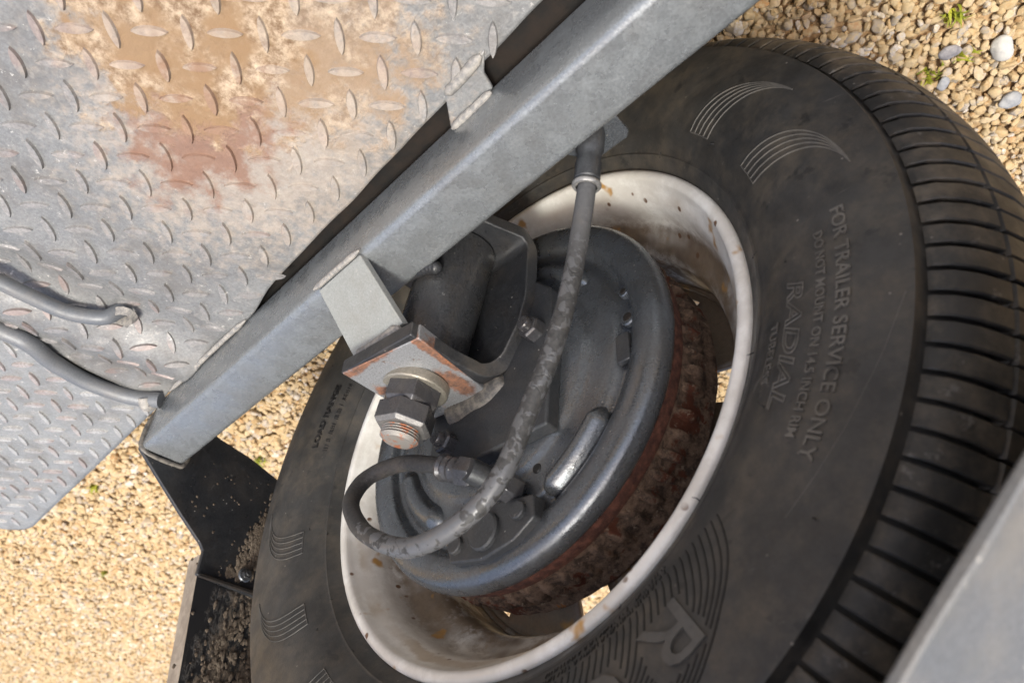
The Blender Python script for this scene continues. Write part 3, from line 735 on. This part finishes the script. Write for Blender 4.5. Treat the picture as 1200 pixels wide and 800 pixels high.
for i in range(60):
    o = bpy.data.objects.new('drum_fin', FIN[random.randrange(6)]); col.objects.link(o); o.parent = drum; o.rotation_euler = (0, R(6 * i + random.uniform(-.7, .7)), 0)

bp = [(.1400, .0060), (.1432, .0052), (.1448, .0030), (.1453, -.0010), (.1447, -.0050), (.1432, -.0082), (.1408, -.0104), (.1375, -.0117), (.1335, -.0122), (.1290, -.0121), (.1250, -.0114), (.1222, -.0100), (.1204, -.0078), (.1192, -.0052), (.1178, -.0036), (.1155, -.0032),
      (.1130, -.0040), (.1105, -.0062), (.1080, -.0080), (.1050, -.0087), (.0980, -.0090), (.0900, -.0094), (.0870, -.0104), (.0845, -.0122), (.0815, -.0132), (.0700, -.0136), (.0200, -.0138)]
plate = part('backing_plate', *lathe(bp, 180), 'brake_grey', 60, 'dark grey pressed steel brake backing plate')
def polar(r, ph, y): return Vector((r * math.cos(R(ph)), y, r * math.sin(R(ph))))
def bead(r, p0, p1, wd, ht, y=-.0085):
    """embossed bead following the plate"""
    V, F = [], []; n, m_ = 28, 9
    for i in range(n + 1):
        t = i / n; ph = p0 + (p1 - p0) * t; env = min(1, (min(t, 1 - t) * 7)) ** .5 if 0 < t < 1 else 0
        for k in range(m_):
            s = k / (m_ - 1) * 2 - 1
            V.append(polar(r + wd * s * max(env, .12), ph, y + .0015 - (ht + .0015) * env * (1 - s * s) ** .8))
    for i in range(n):
        for k in range(m_ - 1): F.append((i * m_ + k, i * m_ + k + 1, (i + 1) * m_ + k + 1, (i + 1) * m_ + k))
    return part('embossed_bead', V, F, 'brake_grey', 60, None, 0, plate)
bead(.1110, 148.5, 115.0, .0085, .0085)
bead(.1010, 62.0, 18.0, .0100, .0070)
bead(.1000, -100, -150, .0075, .006)
bead(.0960, -30, -80, .0080, .006)
def disk(c, d, r, h, mat, parent, name, seg=20, ch=.15):
    f4 = frame(c, d); return part(name, *zlathe([(0.0001, h), (r * (1 - ch), h), (r, h - r * ch), (r, -.002)], seg, f4), mat, 35, None, 0, parent)
IN = Vector((0, -1, 0))
for r, ph, rr in ((.1175, 180.5, .0062), (.109, -128, .0052), (.1185, -168, .0040)):
    disk(polar(r, ph, -.0060), IN, rr, .0026, 'brake_grey', plate, 'punched_boss')
    disk(polar(r, ph, -.0085), IN, rr * .55, .0006, 'dark_steel', plate, 'boss_hole')
disk(polar(.0905, 116.5, -.0096), IN, .0034, .0006, 'rubber_dark', plate, 'boss_hole')
V, F = box(-.118, -.108, -.0105, -.006, .012, .034); part('inspection_slot', V, F, 'brake_black', 30, None, .001, plate)
# anchor cover with three round ends, at the top of the plate
cov = [(.033, -.0185, .103), (.026, -.0185, .128), (-.004, -.0185, .134), (-.030, -.0185, .129), (-.047, -.0185, .119), (-.046, -.0185, .104), (-.020, -.0185, .100), (.01, -.0185, .098)]
anchor = part('anchor_cover', *prism(cov, (0, .012, 0)), 'brake_black', 30, None, .0015)
disk((-.006, -.0182, .1165), IN, .0125, .0040, 'brake_black', anchor, 'anchor_pin', 28, .1)
disk((-.035, -.0182, .112), IN, .0058, .0036, 'brake_black', anchor, 'rivet', 20, .12)
disk((.020, -.0182, .118), IN, .0060, .0036, 'brake_black', anchor, 'rivet', 20, .12)

# spindle mounting flange and its bolts
fl = [(-.062, -.0245, .064), (.040, -.0245, .064), (.052, -.0245, .050), (.052, -.0245, -.062), (-.052, -.0245, -.066), (-.066, -.0245, -.050), (-.066, -.0245, .0)]
flange = part('mounting_flange', *prism(fl, (0, .0118, 0)), 'brake_black', 30, 'black square flange welded to the bracket', .0018)
def hexbolt(c, d, af, h, mat, parent, name='bolt_head', stud=.55, sh=.004, smat=None, spin=0.0, top=None):
    f4 = frame(c, d) @ Matrix.Rotation(spin, 4, 'Z'); r = af / math.sqrt(3); V, F = [], []
    for z, k in ((-.001, 1), (h * .80, 1), (h, .88)):
        V += [f4 @ Vector((r * k * math.cos(pi / 3 * i), r * k * math.sin(pi / 3 * i), z)) for i in range(6)]
    for l in range(2):
        for i in range(6): F.append((6 * l + i, 6 * l + (i + 1) % 6, 6 * l + 6 + (i + 1) % 6, 6 * l + 6 + i))
    F += [tuple(range(12, 18)), tuple(range(5, -1, -1))]
    o = part(name, V, F, mat, 25, None, .0006, parent)
    if top:
        o.data.materials.append(M[top])
        for q in o.data.polygons[6:13]: q.material_index = 1
    if stud: part('stud_end', *zlathe([(.0001, h + sh), (r * stud * .85, h + sh), (r * stud, h + sh * .7), (r * stud, h - .001)], 18, f4), smat or mat, 30, None, 0, parent)
    return o
for i, (x, z) in enumerate(((.030, .042), (-.052, -.016), (.036, -.048))):
    hexbolt((x, -.0245, z), IN, .0155, .0095, 'nut', flange, 'bolt_head', .6, .005, 'nut', .3 * i)
# wheel cylinder bolts and brake pipe fitting
hexbolt((-.026, -.0150, .0935), IN, .0170, .0130, 'nut', plate, 'cylinder_bolt', .55, .003, 'zinc', .2)
hexbolt((-.010, -.0150, .0880), IN, .0135, .0110, 'zinc', plate, 'cylinder_bolt', .5, .003, 'zinc', .7)

# ------------------------------------------------------------------ swing bracket, pivot tube and king bolt
def bracket():
    th = .0115; path = []      # centre line in (y, z) from the top flange's inboard edge, round the bends, to the lower flange
    zt, yw, rb = .0083, -.0275, .014; zb = -.108
    path += [(-.102, zt), (-.085, zt), (-.065, zt), (yw - rb, zt)]
    path += [(yw - rb + rb * math.sin(R(a)), zt - rb + rb * math.cos(R(a))) for a in (15, 30, 45, 60, 75, 90)]
    path += [(yw, zt - rb - .02), (yw, -.05), (yw, -.075), (yw, zb + rb)]
    path += [(yw - rb + rb * math.cos(R(a)), zb + rb - rb * math.sin(R(a))) for a in (15, 30, 45, 60, 75, 90)]
    path += [(-.06, zb), (-.085, zb)]
    x0k = [(0, -.0150), (.055, -.014), (.075, -.024), (.095, -.040), (.115, -.0490), (.19, -.0510), (.21, -.044), (.30, -.02)]
    x1k = [(0, .0530), (.06, .0560), (.30, .058)]
    def ip(K, s):
        for (a, va), (b, vb) in zip(K, K[1:]):
            if s <= b: return va + (vb - va) * max(0, (s - a) / (b - a))
        return K[-1][1]
    V, F = [], []; s = 0; n = len(path)
    for i, (y, z) in enumerate(path):
        if i: s += math.hypot(y - path[i - 1][0], z - path[i - 1][1])
        a, b = path[max(0, i - 1)], path[min(n - 1, i + 1)]; t = Vector((b[0] - a[0], b[1] - a[1])).normalized(); nn = Vector((-t.y, t.x))
        A, B = ip(x0k, s), ip(x1k, s); sk = -.010 * max(0, (-.065 - y) / .037) if z > 0 else 0
        for x, k in ((A, 1), (B, 1), (B, -1), (A, -1)):
            yy = y + nn.x * th / 2 * k; zz = z + nn.y * th / 2 * k
            if i == 0 and x == B: yy -= .006
            V.append((x, yy, zz))
    for i in range(n - 1):
        for k in range(4): F.append((4 * i + k, 4 * i + (k + 1) % 4, 4 * i + 4 + (k + 1) % 4, 4 * i + 4 + k))
    F += [(0, 1, 2, 3), tuple(4 * (n - 1) + k for k in (3, 2, 1, 0))]
    o = part('swing_bracket', V, F, 'black_paint', 40, 'black folded steel bracket carrying the wheel', .0012)
    o.data.materials.append(M['edge_black'])
    for i in range(n - 1): o.data.polygons[4 * i + 3].material_index = 1
    return o
brk = bracket()
# rust-edged pivot plate on the bracket's top flange
pl = [(-.0165, -.0965, .0146), (.0520, -.1075, .0146), (.0560, -.0300, .0146), (.020, -.0250, .0146), (-.0080, -.0300, .0146)]
pv = part('pivot_plate', *prism(pl, (0, 0, -.0125)), 'pivot', 30, 'square pivot plate with orange rust along its edges', .0010)
KB = Vector((.0270, -.0630, .0145)); KD = Vector((.22, -.03, 1)).normalized()
kf = frame(KB, KD)
part('king_washer', *zlathe([(.0001, .0032), (.0225, .0032), (.0236, .0024), (.0240, .0), (.0240, -.004)], 40, kf), 'washer', 35)
hexbolt(KB + KD * .0030, KD, .0360, .0150, 'nut', None, 'king_nut', 0, 0, None, .15)
hexbolt(KB + KD * .0185, KD, .0360, .0150, 'nut', None, 'king_nut', 0, 0, None, .50, 'nut_face')
pr = [(.0001, .0425), (.0105, .0422), (.0118, .0410)]
z = .0405
while z > .030: pr += [(.0134, z - .0006), (.0119, z - .0015)]; z -= .0019
part('king_bolt', *zlathe(pr + [(.0134, .020)], 32, kf), 'bolt_end', 30, 'threaded bolt end with orange rust')
part('pivot_tube', *zlathe([(.0001, .004), (.0235, .004), (.0275, .002), (.0275, -.107), (.020, -.11)], 48, frame((.0210, -.0620, -.001), KD)), 'tube_black', 40, 'black round pivot tube welded to the rail')
weld('weld_bead', [(-.0140, -.0840, -.060), (-.0060, -.0880, -.0635), (.006, -.0905, -.0660), (.018, -.0905, -.068)], .0050, 'black_paint', frame_rail)
weld('weld_bead', [(.040, -.0200, .0110), (.018, -.0180, .0120), (-.006, -.0170, .0110), (-.022, -.0165, .0030)], .0132, 'weldd', brk, .0030)
# gusset from the rail to the pivot plate
A, B, C, D = Vector((.018, yin(.018) + .001, -.0595)), Vector((.071, yin(.07) + .001, -.0595)), Vector((.0565, -.0990, -.0075)), Vector((.0010, -.0990, -.0065))
nn = (B - A).cross(C - A).normalized()
if nn.z < 0: nn = -nn
part('gusset_plate', *prism([A, B, C, D], -nn * .006), 'primer', 30, 'pale grey gusset plate welded across the rail', .0009)
weld('weld_bead', [C + Vector((-.002, .001, .0)), (C + D) / 2 + Vector((0, .002, .001)), D + Vector((.004, .001, .0))], .0042, 'weld', frame_rail)

# ------------------------------------------------------------------ brake hose
HP = [(-.156, -.0865, -.080), (-.153, -.0850, -.066), (-.1475, -.0815, -.050), (-.143, -.0785, -.036), (-.125, -.0705, .010), (-.1085, -.0680, .052), (-.0875, -.0660, .087), (-.0670, -.0660, .1215), (-.0410, -.0680, .1395), (0, -.0700, .1430),
      (.045, -.0700, .1210), (.0750, -.0660, .0930), (.0845, -.0600, .0740), (.0790, -.0530, .0600), (.0560, -.0450, .0560), (.0330, -.0400, .0630), (.0170, -.0370, .0700), (.0020, -.0330, .0775)]
hp = crom(HP, 14)
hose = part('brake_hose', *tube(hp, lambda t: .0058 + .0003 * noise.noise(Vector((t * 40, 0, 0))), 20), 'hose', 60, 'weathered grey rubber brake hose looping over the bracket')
def sleeve(p, d, prof_, mat, name, seg=28): return part(name, *zlathe(prof_, seg, frame(p, d)), mat, 35, None, 0, hose)
p0 = Vector(HP[1]); d0 = (Vector(HP[3]) - p0).normalized()
sleeve(p0 - d0 * .012, d0, [(.004, -.004), (.0078, -.004), (.0088, .0), (.0088, .012), (.0076, .0145), (.0074, .019), (.0082, .021), (.0080, .032), (.0070, .033)], 'brake_black', 'hose_ferrule')
sleeve(p0 + d0 * .0225, d0, [(.0066, 0), (.0084, .0), (.0091, .0010), (.0091, .0022), (.0084, .0032), (.0066, .0032)], 'zinc', 'ferrule_ring')
p1 = Vector(HP[-1]); d1 = (p1 - Vector(HP[-3])).normalized()
sleeve(p1 - d1 * .020, d1, [(.0075, 0), (.0092, .0002), (.0096, .002), (.0080, .004), (.0090, .006), (.0078, .009), (.0088, .012), (.0078, .015), (.0085, .018), (.0085, .024)], 'nut', 'crimped_sleeve')
hexbolt(p1 - d1 * .001, d1, .0185, .0120, 'nut', hose, 'hose_nut', .6, .006, 'zinc', .3)
sleeve(p1 + d1 * .014, Vector((-.2, 1, .1)), [(.0001, -.009), (.0075, -.009), (.0082, -.007), (.0082, .022)], 'brake_black', 'banjo_stub')
# tab carrying the hose under the rail
tb = [(-.128, -.0935, -.0795), (-.176, -.0935, -.0795), (-.1745, -.0720, -.0795), (-.171, -.0690, -.0795), (-.148, -.0690, -.0795), (-.142, -.0740, -.0795)]
part('hose_tab', *prism(tb, (0, 0, -.004)), 'brake_grey', 30, None, .001)

# ------------------------------------------------------------------ fender and its bracket
fbp = [(.396, -.1245, -.0600), (.396, -.1000, -.0400), (.396, -.0640, -.0110), (.396, -.0360, .0100), (.396, -.0310, .0160), (.396, -.0300, .0400), (.396, .0400, .0440), (.396, .0900, .0440), (.396, .0950, -.0200), (.396, .0600, -.0720), (.396, .0330, -.0860), (.396, -.0100, -.0990), (.396, -.0510, -.1060), (.396, -.0850, -.1180), (.396, -.1200, -.1180)]
fb = part('fender_bracket', *prism(fbp, (.005, 0, 0)), 'black_paint', 30, 'black fender bracket plate on the rail end', .0012)
disk((.396, .0185, .0255), (-1, 0, 0), .0075, .0022, 'brake_grey', fb, 'fender_washer', 24)
hexbolt((.3945, .0185, .0255), (-1, 0, 0), .0100, .0055, 'black_paint', fb, 'fender_bolt', .5, .002)
def fender():
    pts = [(.4035, .018, -.0300), (.4045, .07, -.0225), (.4045, .14, -.0125), (.4010, .20, -.009), (.385, .242, -.010), (.30, .325, -.020), (.245, .372, -.032), (.20, .388, -.05), (.05, .392, -.075), (-.085, .392, -.098),
           (-.118, .386, -.100), (-.145, .3620, -.100), (-.247, .2605, -.100), (-.2925, .2175, -.100), (-.40, .116, -.100), (-.42, .090, -.100)]
    V, F = [], []; P = crom([Vector(p) for p in pts], 6); n = len(P); t_ = .0022
    rows = []
    for i, p in enumerate(P):
        a, b = P[max(0, i - 1)], P[min(n - 1, i + 1)]; t = Vector((b.x - a.x, b.y - a.y)).normalized(); o_ = Vector((t.y, -t.x))
        if o_.dot(Vector((p.x, p.y))) < 0: o_ = -o_
        yi = p.z; x, z = p.x, p.y
        lw = .0225 if i < 40 else max(.0036, .0225 - (i - 40) * .0019)
        wob = .0012 * noise.noise(Vector((i * .35, 0, 0)))
        q = lambda k, y: (x + o_.x * k, y, z + o_.y * k)
        # outer skin from the outboard edge to the inboard lip, then back along the inside
        ring = [q(t_, .235), q(t_, .1), q(t_, yi + .022), q(t_, yi + .002), q(.0155 + wob, yi), q(.0155 + wob, yi - t_), q(0, yi - t_), q(0, yi + .002), q(0, .1), q(0, .235)]
        ring = [q(.0002 if False else t_, .235), q(t_, .1), q(t_, yi + .004), q(t_ + .0008, yi + t_ + .0003), q(lw + wob, yi + t_), q(lw + .0007 + wob, yi + .0011), q(lw + wob, yi), q(.001, yi), q(0, yi + .001), q(0, .1), q(0, .235)]
        V += ring; m_ = len(ring)
    for i in range(n - 1):
        for k in range(m_): F.append((i * m_ + k, i * m_ + (k + 1) % m_, (i + 1) * m_ + (k + 1) % m_, (i + 1) * m_ + k))
    F += [tuple(range(m_)), tuple(range((n - 1) * m_, n * m_))]
    o = part('fender', V, F, 'fender', 40, 'folded sheet steel fender with dusty edge and black inside')
    o.data.materials.append(M['fender_in']); o.data.materials.append(M['lip'])
    for i in range(n - 1):
        for k in range(m_):
            pg = o.data.polygons[i * m_ + k]
            if k in (8, 9, 10): pg.material_index = 1
            elif k in (4, 5, 6, 7): pg.material_index = 2 if i < 55 else 0
    return o
fen = fender()
def mudlumps(name, parent, pts):
    rnd = random.Random(11); out = []
    bm = bmesh.new(); bmesh.ops.create_icosphere(bm, subdivisions=2, radius=1)
    BV = [v.co.copy() for v in bm.verts]; BF = [tuple(v.index for v in f.verts) for f in bm.faces]; bm.free()
    for (x, y, z, r, el) in pts:
        s = rnd.uniform(0, 50); a = rnd.uniform(-.4, .4)
        V = []
        for v in BV:
            k = 1 + .45 * noise.noise(v * 1.4 + Vector((s, 0, 0))); yy, zz = v.y * r * k, v.z * r * el * k
            V.append((x - max(-.0005, -v.x * r * .20 * k) if v.x < 0 else x + .0006, y + yy * math.cos(a) - zz * math.sin(a), z + yy * math.sin(a) + zz * math.cos(a)))
        out.append((V, BF))
    o = part(name, *merge(out), 'mud', 180, 'caked brown mud', 0, parent); o['kind'] = 'stuff'
rnd = random.Random(8); pts = []
for i in range(900):
    z = rnd.uniform(.040, .24); c = .030 + .012 * math.sin(z * 40) + (.05 if rnd.random() < .45 else 0)
    y = rnd.gauss(c, .013); xs = .4036 if z < .15 else .4036 - (z - .15) * .02
    pts.append((xs, y, z, rnd.uniform(.0006, .0023), rnd.uniform(.9, 2.6)))
for i in range(60): pts.append((.4036, rnd.uniform(-.02, .10), rnd.uniform(.04, .24), rnd.uniform(.0006, .0022), 1.2))
mudlumps('dried_mud', fen, pts)
pts = []
for i in range(420):
    t = rnd.random(); z = .030 - .105 * t; y = .010 + .030 * t + rnd.gauss(0, .006)
    pts.append((.3958, y, z, rnd.uniform(.0008, .0028) * (1.1 - .4 * t), rnd.uniform(1.2, 3)))
for i in range(60): pts.append((.3958, rnd.uniform(-.06, .06), rnd.uniform(-.08, .035), rnd.uniform(.0005, .0014), 1.2))
mudlumps('dried_mud', fb, pts)
part('rust_strip', *box(.3925, .3958, -.028, .060, .0385, .0425), 'dark_steel', 30, None, .001, fb)
